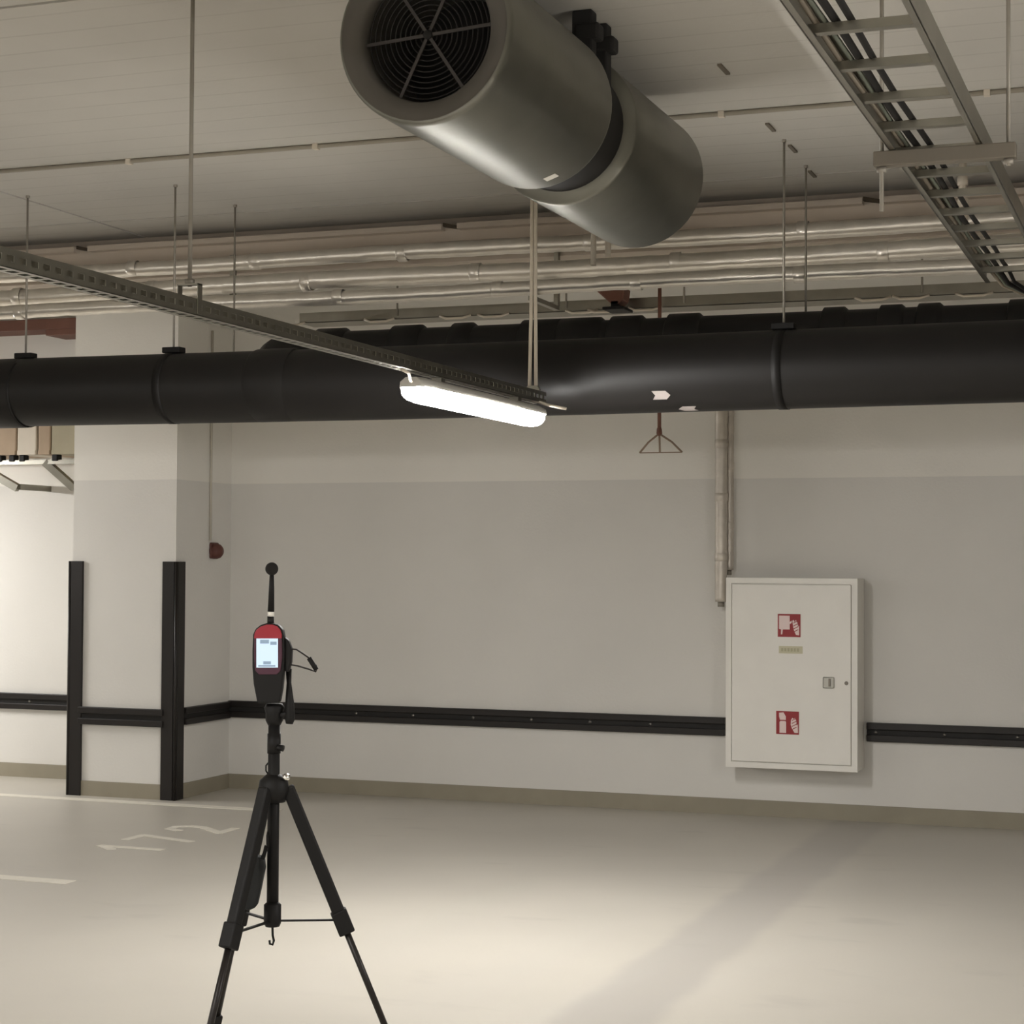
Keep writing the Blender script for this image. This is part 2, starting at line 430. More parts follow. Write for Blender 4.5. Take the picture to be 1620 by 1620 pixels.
# ---------------------------------------------------------------- lamps on their perforated trays
LX = -2.696
LY0, LY1, LZ = 6.26, 7.64, 2.185
def make_lamp(label, label_t):
    t = thing('linear_lamp', (0, 0, 0), label, 'lamp', 'linear garage lamps')
    def loft(prof, y0, y1, taper):
        mb = MB(); ringn = len(prof); vs = []
        st = [(y0, taper), (y0 + .012, .75), (y0 + .04, .93), (y0 + .09, 1), (y1 - .09, 1), (y1 - .04, .93), (y1 - .012, .75), (y1, taper)]
        for y, k in st: vs += [(x * k, y, z * (k if z < 0 else 1)) for x, z in prof]
        fs = [(i * ringn + j, i * ringn + (j + 1) % ringn, (i + 1) * ringn + (j + 1) % ringn, (i + 1) * ringn + j) for i in range(len(st) - 1) for j in range(ringn)]
        mb.add(vs, fs, True); mb.f += [list(range(ringn))[::-1], [(len(st) - 1) * ringn + j for j in range(ringn)]]; mb.sm += [False, False]
        return mb
    half = (LY1 - LY0) / 2
    dif = [(-.062, .012)] + [(.062 * math.cos(a), -.045 * math.sin(-a) if False else .045 * math.sin(a)) for a in [math.pi + math.pi * i / 10 for i in range(1, 10)]] + [(.062, .012)]
    loft(dif, -half, half, .45).build('diffuser', MLAMP, t)
    hous = [(-.066, .010), (.066, .010), (.064, .03), (.035, .046), (-.035, .046), (-.064, .03)]
    loft(hous, -half - .004, half + .004, .6).build('housing', MLAMPH, t)
    for y in (-half * .62, half * .62):
        MB().box((-.02, y - .02, .044), (.02, y + .02, .066)).build('clip', MGALV, t)
    return t
lamp = make_lamp('lit linear lamp hanging under a perforated tray in front of the black pipe', None)
lamp.location = (LX, (LY0 + LY1) / 2, LZ)

def perforated_tray(x, y0, y1, z, label, hx):
    """U channel, open on top, slots in the floor and in both sides"""
    t = thing('perforated_tray', (x, (y0 + y1) / 2, z), label, 'cable tray', 'perforated lamp trays')
    wd, hh, th = .060, .048, .0016
    n = int((y1 - y0) / .05); pitch = (y1 - y0) / n; slot = .030
    bot = MB(); side = [MB(), MB()]
    bot.box((x - wd / 2, y0, z), (x - .012, y1, z + th)); bot.box((x + .012, y0, z), (x + wd / 2, y1, z + th))
    for sd, sx in zip(side, (-1, 1)):
        xa, xb = sorted((x + sx * wd / 2, x + sx * (wd / 2 - th)))
        sd.box((xa, y0, z), (xb, y1, z + .016)); sd.box((xa, y0, z + .032), (xb, y1, z + hh))
        for i in range(n): sd.box((xa, y0 + i * pitch, z + .016), (xb, y0 + i * pitch + pitch - slot, z + .032))
    for i in range(n): bot.box((x - .012, y0 + i * pitch, z), (x + .012, y0 + i * pitch + pitch - slot, z + th))
    bot.build('tray_floor', MGALV, t)
    for sd in side: sd.build('tray_side', MGALV, t)
    for i, r in enumerate((.006, .006)):
        MB().tube([(x - .012 + .022 * i, y0, z + .009), (x - .012 + .022 * i, y1, z + .009)], r, 8).build('cable', MCABLE, t)
    return t
TZ = LZ + .066
perforated_tray(LX, .6, LY1 + .05, TZ, 'perforated galvanised tray carrying the lamp in front of the black pipe', None)
def rod(x, y, z0, z1, label, r=.0055, group='threaded ceiling rods', m=MROD, nut=True):
    t = thing('threaded_rod', (x, y, z0), label, 'rod', group)
    MB().tube([(x, y, z0), (x, y, z1)], r, 8).build('rod', m, t)
    if nut: MB().lathe((x, y, z1 - .012), (0, 0, 1), [(0, r), (0, r * 1.9), (.012, r * 1.9)], 6).build('anchor_nut', m, t)
    return t
# rod with stirrup holding the tray
hy = on(300, 478, X=LX).y
t = thing('threaded_rod', (LX, hy, TZ + .02), 'long threaded rod with a stirrup hook holding the lamp tray', 'rod', 'threaded ceiling rods')
MB().tube([(LX, hy, TZ + .085), (LX, hy, ZC)], .0062, 8).build('rod', MROD, t)
st = MB()
st.box((LX - .034, hy - .012, TZ + .004), (LX - .031, hy + .012, TZ + .092)); st.box((LX + .031, hy - .012, TZ + .004), (LX + .034, hy + .012, TZ + .092))
st.box((LX - .034, hy - .012, TZ + .088), (LX + .034, hy + .012, TZ + .092))
st.build('stirrup', MGALV, t)
MB().lathe((LX, hy, TZ + .092), (0, 0, 1), [(0, 0), (0, .014), (.014, .014), (.014, 0)], 6).build('nut', MROD, t)
# pale twin strap at the far end of the lamp
hy2 = 7.60
t = thing('lamp_suspension', (LX, hy2, TZ), 'pale twin conduit suspending far end of the lit lamp', 'suspension')
MB().tube([(LX - .008, hy2, ZC), (LX - .009, hy2, 2.75), (LX - .016, hy2, TZ + .05)], .0085, 8).build('conduit', MCREAM, t)
MB().tube([(LX + .008, hy2, ZC), (LX + .009, hy2, 2.75), (LX + .014, hy2, TZ + .05)], .0085, 8).build('conduit', MCREAM, t)
MB().prism([(LX - .034, hy2 - .01, TZ + .05), (LX + .034, hy2 - .01, TZ + .05), (LX + .022, hy2 - .01, TZ + .07), (LX - .022, hy2 - .01, TZ + .07)], (0, .02, 0)).build('bracket', MGALV, t)
MB().tube([(LX, LY1 - .1, TZ + .01), (LX + .05, LY1 + .02, TZ - .01), (LX + .12, LY1 + .06, TZ - .025)], .007, 8).build('cable_tail', MCREAM, t)
# lamp feed cable at the near end
tag(MB().tube([(LX + .012, LY0 - .12, TZ - .004), (LX + .016, LY0 - .06, TZ - .012), (LX + .006, LY0 - .02, TZ - .035), (LX, LY0 + .03, LZ + .03)], .006, 8).build('feed_cable', MCREAM),
    'short pale feed cable looping from tray into the lit lamp', 'cable')
# further lamps of the same rows, outside the picture
rows = [(LX, 1.6), (LX, -3.6), (-9.0, 9.66), (-8.95, 1.6), (-8.95, -3.6), (1.35, 4.3), (1.35, -1.8)]
for x, y in rows:
    c = copy_tree(lamp); c.location = (x, y, LZ)
    c['label'] = 'linear lamp of the other rows lighting the rest of the garage'
for x in (-8.95, 1.35):
    perforated_tray(x, -4.4, LY1 + .04, TZ, 'perforated tray of the lamp row ' + ('beyond the column' if x < 0 else 'beyond the cable ladder'), None)
perforated_tray(-9.0, 8.8, 10.5, TZ, 'short perforated tray over the bay beyond the column', None)
perforated_tray(LX, -4.4, .58, TZ, 'perforated tray continuing the lamp row toward the rear wall', None)
for x, yl in ((-8.95, (-4, 0, 4, 7.2)), (-9.0, (9.0, 10.4)), (1.35, (-4, 0, 4, 7)), (LX, (-4, 0))):
    for y in yl: rod(x, y, TZ + .002, ZC, 'threaded rod holding a lamp tray outside the tripod area', group='tray rods of other rows')

# ---------------------------------------------------------------- big black pipe and its clamps
PY, PZ, PR = 7.95, 2.395, .172
XA, XB = -14.5, 7.5
pp = thing('drain_pipe', (-2.5, PY, PZ - PR), 'thick black drain pipe running across below the ceiling', 'pipe', 'black pipes')
MB().tube([(XA + i * (XB - XA) / 24, PY, PZ + .006 * math.sin(i * .9)) for i in range(25)], PR, 40).build('pipe', MPIPE, pp)
for px in (41, 275, 1240):
    x = on(px, 540, Y=PY).x
    MB().lathe((x - .03, PY, PZ), (1, 0, 0), [(.01, PR), (.01, PR + .0025), (.05, PR + .0025), (.05, PR)], 40).build('clamp', MBLK, pp)
    MB().box((x - .05, PY - .03, PZ + PR + .002), (x + .05, PY + .03, PZ + PR + .03)).build('clamp_plate', MBLK, pp, bevel=.004)
for x0 in (on(20, 560, Y=PY).x, on(900, 600, Y=PY).x + 3.6, on(445, 560, Y=PY).x):
    MB().lathe((x0 - .12, PY, PZ), (1, 0, 0), [(0, PR), (.012, PR + .004), (.20, PR + .004), (.212, PR)], 40).build('coupling', MPIPE, pp)
for px, lab in ((41, 'threaded rod carrying the black pipe next to rusty board'), (275, 'threaded rod carrying the black pipe before the column'), (1240, 'threaded rod carrying the black pipe between fan and cable ladder')):
    x = on(px, 540, Y=PY).x
    rod(x, PY, PZ + PR + .01, ZC, lab)
MARR = mat('greyed_label', (158, 150, 146), .6)
# white arrow labels stuck on the pipe
def arrow(px, py, flip, label):
    # find the point on the pipe front
    best = None
    for i in range(400):
        al = math.pi + i / 400 * math.pi
        y_, z_ = PY + math.cos(al - math.pi / 2 + math.pi / 2) * PR, PZ + math.sin(al) * PR
        p = on(px, py, Y=y_)
        if best is None or abs(p.z - z_) < best[0]: best = (abs(p.z - z_), al, p.x)
    _, al, x = best
    def P(dx, dv): 
        a2 = al - dv / PR
        return Vector((x + dx, PY + math.cos(a2) * (PR + .002), PZ + math.sin(a2) * (PR + .002)))
    s = -1 if flip else 1
    n = Vector((0, math.cos(al), math.sin(al))) * .0015
    poly = [P(-.040 * s, .022), P(.022 * s, .022), P(.042 * s, 0), P(.022 * s, -.022), P(-.040 * s, -.022), P(-.026 * s, 0)]
    o = MB().prism(poly, n).build('arrow_label', MARR, pp); o['label'] = label
arrow(1046, 625, False, 'white arrow label on the pipe pointing away from the lamp')
arrow(1089, 646, True, 'white arrow label low on the pipe pointing toward the lamp')

# second black pipe behind
P2Y, P2R = 8.50, .125
p2z = on(1000, 503, Y=P2Y - .05).z - P2R
p2 = thing('drain_pipe', (0, P2Y, p2z - P2R), 'thinner black drain pipe hidden behind the thick one', 'pipe', 'black pipes')
xs = on(440, 520, Y=P2Y).x
MB().tube([(xs - .10, 9.6, p2z), (xs - .10, P2Y + .32, p2z), (xs - .07, P2Y + .16, p2z), (xs + .02, P2Y + .04, p2z), (xs + .16, P2Y, p2z), (7.5, P2Y, p2z + .01)], P2R, 32).build('pipe', MPIPE, p2)
for px in (520, 640, 735, 845, 905, 985, 1075, 1320, 1410, 1470, 1614):
    x = on(px, 500, Y=P2Y).x
    MB().lathe((x - .05, P2Y, p2z), (1, 0, 0), [(0, P2R), (.01, P2R + .018), (.10 + .05 * (px % 3), P2R + .018), (.12 + .05 * (px % 3), P2R)], 28).build('coupling', MPIPE, p2)
for px, lab in ((372, 'threaded rod of the rear black pipe above the column side'), (1275, 'threaded rod of the rear black pipe beside the pipe rod')):
    x = on(px, 322, Y=P2Y).x
    rod(x, P2Y, (p2z + P2R - .02) if px > 1000 else 2.35, ZC, lab)

# ---------------------------------------------------------------- foil wrapped pipes under the beam
def foil_pipe(px, py, y, r, label, seed, x0=-14.0, x1=7.5):
    rnd = random.Random(seed)
    z = on(px, py, Y=y).z
    t = thing('foil_pipe', (-3, y, z - r), label, 'pipe', 'foil wrapped pipes under the beam')
    mb = MB(); n = 420; pts = []; rs = []
    for i in range(n + 1):
        x = x0 + (x1 - x0) * i / n
        pts.append((x, y + .004 * math.sin(x * 2.3 + seed), z + .006 * math.sin(x * 1.7 + seed) + rnd.uniform(-.0015, .0015)))
        rs.append(r * (1 + rnd.uniform(-.035, .035)))
    mb.tube(pts, rs, 20); mb.build('insulation', MFOIL, t)
    x = x0 + .3
    while x < x1:
        MB().lathe((x, y, z), (1, 0, 0), [(0, r * 1.02), (.004, r * 1.09), (.05, r * 1.09), (.055, r * 1.02)], 20).build('tape_band', MFOIL, t)
        x += rnd.uniform(.7, 1.1)
    return t
foil_pipe(100, 466, 8.90, .048, 'middle foil wrapped pipe of the rack under the beam', 3)
foil_pipe(100, 491, 8.78, .038, 'lowest foil wrapped pipe of the rack under the beam', 5)
foil_pipe(100, 431, 9.02, .042, 'topmost foil wrapped pipe of the rack, close to the beam', 8)
# brackets that carry them
for x in (-7.4, -5.0, -3.1, -.4, 2.2):
    t = thing('pipe_bracket', (x, 8.95, 2.87), 'thin steel trapeze bracket carrying the foil pipes', 'bracket', 'foil pipe brackets')
    MB().box((x - .015, 8.70, 2.862), (x + .015, 9.10, 2.885)).build('crossbar', MGALV, t)
    MB().box((x - .012, 9.085, 2.885), (x + .012, 9.119, 3.25)).build('upright', MGALV, t)

# cable tray behind, above rear pipe
TY = 9.92
tz = on(900, 497, Y=TY).z
t = thing('wall_cable_tray', (-1, TY, tz), 'grey cable tray running behind the black pipes with white cables', 'cable tray')
MB().box((-4.95, TY - .10, tz), (7.4, TY + .10, tz + .004)).build('tray_floor', MGALV, t)
MB().box((-4.95, TY - .10, tz), (7.4, TY - .097, tz + .06)).build('tray_side', MGALV, t)
MB().box((-4.95, TY + .097, tz), (7.4, TY + .10, tz + .06)).build('tray_side', MGALV, t)
for px in (640, 905, 1090, 1463):
    x = on(px, 470, Y=TY).x
    MB().tube([(x, TY - .104, tz + .02), (x, TY - .104, ZC + .02)], .006, 8).build('hanger', MROD, t)
for i, px in enumerate((460, 600, 720, 780, 920, 955, 1020, 1380, 1440, 1540)):
    x = on(px, 500, Y=TY - .1).x
    MB().tube([(x - .09, TY - .11, tz + .006), (x - .05, TY - .12, tz - .012), (x + .05, TY - .12, tz - .012), (x + .10, TY - .11, tz + .004)], .007, 8).build('sagging_cable', MCREAM, t)

# ---------------------------------------------------------------- conduit on the ceiling with clips
CYY = 7.37
t = thing('ceiling_conduit', (-2.5, CYY, ZC - .02), 'thin grey conduit clipped flat along the ceiling behind the jet fan', 'conduit')
MB().tube([(-9, CYY, ZC - .010), (3, CYY, ZC - .010)], .010, 10).build('conduit', mat('grey_conduit', (150, 143, 130), .7), t)
for px, py in ((205, 252), (500, 228), (1137, 172), (1392, 152), (1560, 139)):
    x = on(px, py, Z=ZC).x
    MB().box((x - .012, CYY - .016, ZC - .024), (x + .012, CYY + .016, ZC)).build('clip', MCREAM, t)
MANCH = mat('anchor_brown', (112, 104, 92), .9)
# small ceiling anchors in a line
for px, py in ((1145, 108), (1219, 200), (1254, 234), (1285, 274)):
    p = on(px, py, Z=ZC)
    tag(MB().bar((p.x, p.y - .07, ZC - .004), (p.x, p.y + .07, ZC - .004), .016, .008).build('ceiling_anchor', MANCH), 'short dark anchor strip in the row on the ceiling between fan and ladder', 'anchor', 'ceiling anchors')

# pale vertical drops
def drop(px, y, ztop, zbot, r, label, m=MCREAM, fittings=()):
    x = on(px, 380, Y=y).x
    t = thing('drop_pipe', (x, y, zbot), label, 'pipe', 'pale vertical drop pipes')
    MB().tube([(x, y, zbot), (x, y, ztop)], r, 12).build('pipe', m, t)
    for z in fittings: MB().tube([(x, y, z - .02), (x, y, z + .02)], r * 1.35, 12).build('fitting', m, t)
drop(939, 8.66, ZC, on(939, 420, Y=8.66).z, .014, 'pale drop pipe below the fan with a lower end at foil pipes')
drop(962, 8.66, ZC, on(962, 405, Y=8.66).z, .015, 'slightly thicker pale drop pipe beside another below the fan')
drop(1523, 8.60, ZC, on(1523, 345, Y=8.60).z, .018, 'pale drop pipe with fittings seen through the cable ladder', fittings=(3.30, 3.20, 3.13))

# ---------------------------------------------------------------- cable ladder
LDX0, LDX1, LDZ = -.755, -.515, 2.655
LEND = on(1560, 428, X=LDX0).y
t = thing('cable_ladder', ((LDX0 + LDX1) / 2, 5, LDZ), 'galvanised cable ladder with rungs and cables hung from rods', 'cable ladder')
for x, s in ((LDX0, 1), (LDX1, -1)):
    ye = LEND if s > 0 else LEND + .9
    mb = MB().box((x - .002, .5, LDZ), (x + .002, ye, LDZ + .06))
    a_, b_ = sorted((x, x + s * .016))
    mb.box((a_, .5, LDZ), (b_, ye, LDZ + .003)); mb.box((a_, .5, LDZ + .057), (b_, ye, LDZ + .06))
    mb.build('side_rail', MGALV, t)
y = on(1278, 34, X=LDX0).y
yy = y - 9 * .305
while yy < LEND - .02:
    MB().box((LDX0 + .002, yy - .013, LDZ + .006), (LDX1 - .002, yy + .013, LDZ + .026)).build('rung', MGALV, t)
    yy += .305
for yb in (2.6, on(1390, 172, X=LDX0).y, on(1335, 120, X=LDX0).y):     # joint plates with bolts on the outer rail
    MB().box((LDX0 - .006, yb - .09, LDZ + .008), (LDX0 - .002, yb + .09, LDZ + .052)).build('joint_plate', MGALV, t)
    for dy in (-.06, -.02, .02, .06):
        MB().lathe((LDX0 - .006, yb + dy, LDZ + .03), (-1, 0, 0), [(0, .009), (.008, .009), (.008, 0)], 6).build('bolt', MROD, t)
lc = [(LDX0 + .036, .006, MCABLE, 'thin grey green cable lying in the ladder between black and tan ones'), (LDX0 + .054, .009, MBLK, 'black cable lying in the ladder close beside the grey green one'), (LDX0 + .088, .008, MBLK, 'black cable lying apart from the bundle in the ladder'), (LDX0 + .018, .007, mat('dull_tan_cable', (122, 112, 98), .6), 'tan cable lying against the side rail of the ladder')]
for i, (x, r, m, lab) in enumerate(lc):
    pts = [(x + .004 * math.sin(k * 1.3 + i), .5 + k * (LEND - .75) / 20, LDZ + .026 + r + .002 * math.sin(k)) for k in range(21)]
    e = LEND
    k_ = .026 * (2, 1, 0, 3)[i]; xc = LDX0 + .088     # nested bends, so the cables run side by side
    pts += [(x, e - .05, LDZ + .045), (x + (xc + .05 - x) * .25, e + .08 + k_, LDZ + .01), (xc + .10, e + .18 + k_, LDZ - .045), (xc + .28, e + .27 + k_, LDZ - .085), (xc + .75, e + .32 + k_, LDZ - .075), (xc + 1.55, e + .34 + k_, LDZ - .03)]
    o = MB().tube(pts, r, 8).build('ladder_cable', m)
    tag(o, lab, 'cable', 'cables in the cable ladder')
# trapeze strut with two rods
SY = on(1500, 245, Z=LDZ - .02).y
sx0, sx1 = on(1383, 253, Y=SY).x, on(1608, 238, Y=SY).x
t = thing('trapeze_strut', ((sx0 + sx1) / 2, SY, LDZ - .042), 'short strut channel under the cable ladder hung on two rods', 'strut')
MB().box((sx0, SY - .02, LDZ - .041), (sx1, SY + .02, LDZ - .001)).build('channel', mat('dull_strut_zinc', (120, 113, 102), .6, .6), t, bevel=.003)
MB().tube([(sx0 + .02, SY, LDZ - .16), (sx0 + .02, SY, ZC)], .0055, 8).build('rod', MROD, t)
MB().tube([(sx1 - .02, SY, LDZ - .06), (sx1 - .02, SY, ZC)], .0055, 8).build('rod', MROD, t)
for x in (sx0 + .02, sx1 - .02):
    MB().lathe((x, SY, LDZ - .055), (0, 0, 1), [(0, 0), (0, .014), (.013, .014), (.013, 0)], 6).build('nut', MROD, t)

# ---------------------------------------------------------------- hydrant cabinet
zc0, zc1 = .28, 1.455
dpt = .235
# cabinet front is dpt in front of the wall: fit its front corners to the picture
yf = W - dpt
xl, xr = on(1149, 1060, Y=yf).x, on(1357, 1060, Y=yf).x
zt, zb = on(1250, 914.5, Y=yf).z, on(1250, 1217, Y=yf).z
cab = thing('hydrant_cabinet', ((xl + xr) / 2, W - dpt / 2, zb), 'white steel fire hydrant cabinet hung on the wall', 'cabinet')
MB().box((xl, yf, zb), (xr, W - .001, zt)).build('body', MCAB, cab, bevel=.006)
fw = .034
fr = MB()
fr.box((xl, yf - .012, zb), (xl + fw, yf, zt)); fr.box((xr - fw, yf - .012, zb), (xr, yf, zt))
fr.box((xl + fw, yf - .012, zt - fw), (xr - fw, yf, zt)); fr.box((xl + fw, yf - .012, zb), (xr - fw, yf, zb + fw))
fr.build('frame', MCAB, cab)
door = MB().box((xl + fw + .004, yf - .016, zb + fw + .004), (xr - fw - .004, yf, zt - fw - .004)).build('door', MCAB, cab, bevel=.004)
yd = yf - .016
def dpx(x, y): return on(x, y, Y=yd)
c = dpx(1311, 1080)
MB().box((c.x - .034, yd - .006, c.z - .034), (c.x + .034, yd, c.z + .034)).build('lock_plate', mat('lock_plate_grey', (176, 174, 166), .4, .5), door, bevel=.006)
MB().box((c.x + .000, yd - .016, c.z - .022), (c.x + .012, yd - .006, c.z + .024)).build('latch', MROD, door, bevel=.003)
c = dpx(1339, 1081)
MB().lathe((c.x, yd, c.z), (0, -1, 0), [(0, .012), (.004, .011), (.004, .006), (.001, .0)], 14).build('keyhole', MROD, door)
def sign(cx, cy, label, kind):
    c = dpx(cx, cy); h = .069
    s = MB().box((c.x - h, yd - .002, c.z - h), (c.x + h, yd, c.z + h)).build('safety_sign', MRED, door)
    s['label'] = label
    y1 = yd - .0022
    def poly(pts, nm):
        MB().prism([(c.x + u * h, y1, c.z + v * h) for u, v in pts], (0, -.0012, 0)).build(nm, MSIGNW, s)
    if kind == 'reel':
        poly([(-.88, .85), (.05, .85), (.05, -.35), (-.55, -.35), (-.60, -.78), (-.72, -.78), (-.70, -.35), (-.88, -.30)], 'hose_reel_symbol')
        poly([(.05, .30), (.22, .42), (.22, .22), (.05, .12)], 'nozzle_symbol')
        fl = [(.28, .40), (.40, .50), (.50, .25), (.58, .50), (.75, .20), (.80, -.1), (.88, .0), (.88, -.85), (.60, -.80), (.40, -.35)]
    else:
        poly([(-.62, .15), (-.18, .15), (-.12, .05), (-.12, -.88), (-.70, -.88), (-.70, .05)], 'extinguisher_symbol')
        poly([(-.74, .86), (-.35, .90), (-.15, .55), (-.15, .25), (-.66, .25), (-.74, .55)], 'extinguisher_head_symbol')
        fl = [(.30, .25), (.42, .45), (.55, .35), (.66, .45), (.78, .15), (.80, -.2), (.90, -.1), (.92, -.85), (.62, -.85), (.40, -.50), (.28, -.15)]
    poly(fl, 'flame_symbol')
    for k in range(4):
        v = .18 - k * .26
        MB().prism([(c.x + u * h, y1 - .0014, c.z + w_ * h) for u, w_ in ((.38, v), (.80, v + .22), (.80, v + .29), (.38, v + .07))], (0, -.0006, 0)).build('flame_line', MRED, s)
sign(1248.5, 989.5, 'red square sign with white hose reel and flames', 'reel')
sign(1246, 1143.5, 'red square sign with white extinguisher and flames', 'ext')
c = dpx(1251, 1028)
MB().box((c.x - .072, yd - .0012, c.z - .022), (c.x + .072, yd, c.z + .022)).build('faded_sticker', MYEL, door)
for k in range(6):
    MB().box((c.x - .058 + k * .019, yd - .002, c.z - .010), (c.x - .058 + k * .019 + .013, yd - .0012, c.z + .010)).build('faded_letter', mat('faded_ink', (182, 177, 148), .7) if k == 0 else bpy.data.materials['faded_ink'], door)

# foil covered feed pipes down to the cabinet
def vfoil(px, yv, r, ztop, zbot, label, seed):
    rnd = random.Random(seed); x = on(px, 800, Y=yv).x
    t = thing('riser_pipe', (x, yv, zbot), label, 'pipe', 'foil wrapped risers by the cabinet')
    n = 60; pts = []; rs = []
    for i in range(n + 1):
        z = zbot + (ztop - zbot) * i / n
        pts.append((x + rnd.uniform(-.001, .001), yv, z)); rs.append(r * (1 + rnd.uniform(-.05, .05)))
    MB().tube(pts, rs, 16).build('insulation', MFOIL2, t)
    for z in (zbot + .25, zbot + .62, zbot + .95):
        MB().lathe((x, yv, z), (0, 0, 1), [(0, r), (.003, r * 1.08), (.045, r * 1.08), (.05, r)], 16).build('tape_band', MFOIL2, t)
    MB().tube([(x, yv, zbot - .03), (x, yv, zbot)], r * .55, 12).build('pipe_end', MROD, t)
    return t
MFOIL2 = mat('dull_foil', (205, 198, 188), .5, .55, var=.10, scale=14, bump=.5, bscale=22)
yv = W - .10
vfoil(1141, yv - .03, .038, 2.95, on(1141, 952, Y=yv).z, 'foil wrapped riser pipe ending beside the top of the white cabinet', 4)
vfoil(1154, yv + .03, .027, 2.95, zt + .045, 'thinner foil riser pipe entering the white cabinet from above', 9)

# ---------------------------------------------------------------- red pendant on its rod, brown horn
ry = 9.70
x = on(1043, 680, Y=ry).x
zf, zl = on(1043, 686, Y=ry).z, on(1043, 716, Y=ry).z
t = thing('pendant_fork', (x, ry, zl), 'red brown rod forking into three thin prongs below the black pipe', 'hanger')
MB().tube([(x, ry, zf), (x, ry, ZC)], .0105, 8).build('rod', MBROWN, t)
MB().lathe((x, ry, zf - .012), (0, 0, 1), [(0, .006), (.012, .016), (.035, .014), (.05, .009)], 10).build('collar', MBROWN, t)
xl_, xr_ = on(1012, 715, Y=ry).x, on(1079, 718, Y=ry).x
for e in (xl_, x + .004, xr_):
    MB().tube([(x, ry, zf), (x + (e - x) * .55, ry, zf + (zl - zf) * .45), (e, ry, zl)], .0055, 7).build('prong', mat('faded_brown', (138, 118, 100), .7) if e == xl_ else bpy.data.materials['faded_brown'], t)
MB().bar((xl_, ry, zl), (xr_, ry, zl), .008, .006).build('lower_bar', bpy.data.materials['faded_brown'], t)
hy_ = 9.60
c = on(972, 488, Y=hy_)
t = thing('brown_funnel', (c.x, hy_, c.z), 'small brown funnel shaped fitting with a dark flange under foil pipes', 'fitting')
top = on(960, 448, Y=hy_)
MB().prism([on(932, 450, Y=hy_), on(988, 455, Y=hy_), on(985, 474, Y=hy_), on(977, 482, Y=hy_), on(968, 482, Y=hy_)], (0, .12, 0)).build('cone', MBROWN, t, bevel=.006)
MB().box((c.x - .06, hy_ - .03, c.z - .008), (c.x + .06, hy_ + .15, c.z + .008)).build('flange', MBLK, t, bevel=.003)
MB().box((c.x - .02, hy_, c.z), (c.x + .02, hy_ + .12, c.z + .04)).build('neck', MBLK, t)
MB().tube([(top.x, hy_ + .06, top.z - .02), (top.x, hy_ + .06, ZC)], .012, 8).build('stem', MBROWN, t)

# red alarm device with conduit on the column side
p = on(337, 872, X=CX1)
t = thing('alarm_button', (CX1, p.y, p.z - .06), 'small round red alarm sounder on the shaded column side', 'alarm')
MB().lathe((CX1, p.y, p.z), (1, 0, 0), [(0, .052), (.03, .052), (.05, .046), (.066, .030), (.070, 0)], 24).build('sounder', mat('dull_red', (92, 52, 44), .6), t)
MB().box((CX1, p.y - .055, p.z - .05), (CX1 + .018, p.y + .055, p.z + .058)).build('base', bpy.data.materials['dull_red'], t, bevel=.01)
pc = on(332, 760, X=CX1)
MB().tube([(CX1 + .009, pc.y, p.z + .07), (CX1 + .009, pc.y, 3.1)], .009, 8).build('conduit', mat('conduit_grey', (196, 190, 178), .7), t)

# ---------------------------------------------------------------- far left: boxes on wall brackets, rusty boards
by = W - .42
def bx(px, py): return on(px, py, Y=by)
t = thing('wall_bracket_frame', (bx(50, 730).x, by, bx(50, 775).z), 'grey steel bracket frame with slanting struts on the bright wall', 'bracket')
z1 = bx(50, 728).z; xr_ = CX0 - .01
MB().box((bx(-160, 735).x, by - .02, z1 - .03), (xr_, by + .02, z1)).build('front_beam', MGALV, t)
for px0, px1 in ((-40, 22), (72, 112)):
    a_ = bx(px0, 735); b_ = bx(px1, 772)
    MB().bar((a_.x, by, z1 - .015), (b_.x, by + .05, b_.z), .05, .05, up=(0, 1, 0)).build('strut', MGALV, t)
    MB().bar((b_.x, by + .05, b_.z + .01), (b_.x, W, b_.z + .01), .04, .04).build('wall_arm', MGALV, t)
for px in (2, 22, 38, 90):
    c = bx(px, 727)
    MB().box((c.x - .022, by - .03, z1 - .01), (c.x + .022, by + .03, z1 + .035)).build('rubber_pad', MBLK, t, bevel=.006)
cols = [(-70, 28, MTAN, 'brown box duct standing on the wall bracket beyond the column'), (30, 60, MCREAM, 'cream box duct on the wall bracket between two darker ones'), (63, 82, MTAN, 'narrow brown box duct on the wall bracket'), (84, 125, mat('olive_panel', (168, 160, 138), .8), 'olive box duct on the wall bracket tucked against the column')]
for a_, b_, m, lab in cols:
    xa, xb = bx(a_, 700).x, min(bx(b_, 700).x, CX0 - .015)
    zz = z1 + .036 if a_ != 30 else z1 + .036
    o = thing('box_duct', ((xa + xb) / 2, by + .05, zz), lab, 'duct', 'box ducts on the wall bracket')
    MB().box((xa, by - .02, zz), (xb, W - .02, 2.62)).build('casing', m, o, bevel=.008)
    MB().box((xa + .004, by - .026, zz + .0), (xb - .004, by - .018, zz + .03)).build('flange', m, o)
rb = W - .25
t = thing('rusty_board', (on(50, 515, Y=rb).x, rb, on(50, 525, Y=rb).z), 'red brown board high on the wall beside the column', 'board')
za, zb_ = on(60, 522, Y=rb).z, on(60, 505, Y=rb).z
MB().box((on(-140, 515, Y=rb).x, rb, za), (CX0 - .01, W, zb_)).build('board', MBROWN, t, bevel=.004)
MB().box((on(72, 525, Y=rb).x, rb, on(72, 531, Y=rb).z), (CX0 - .01, W, za + .001)).build('lower_block', MBROWN, t, bevel=.004)

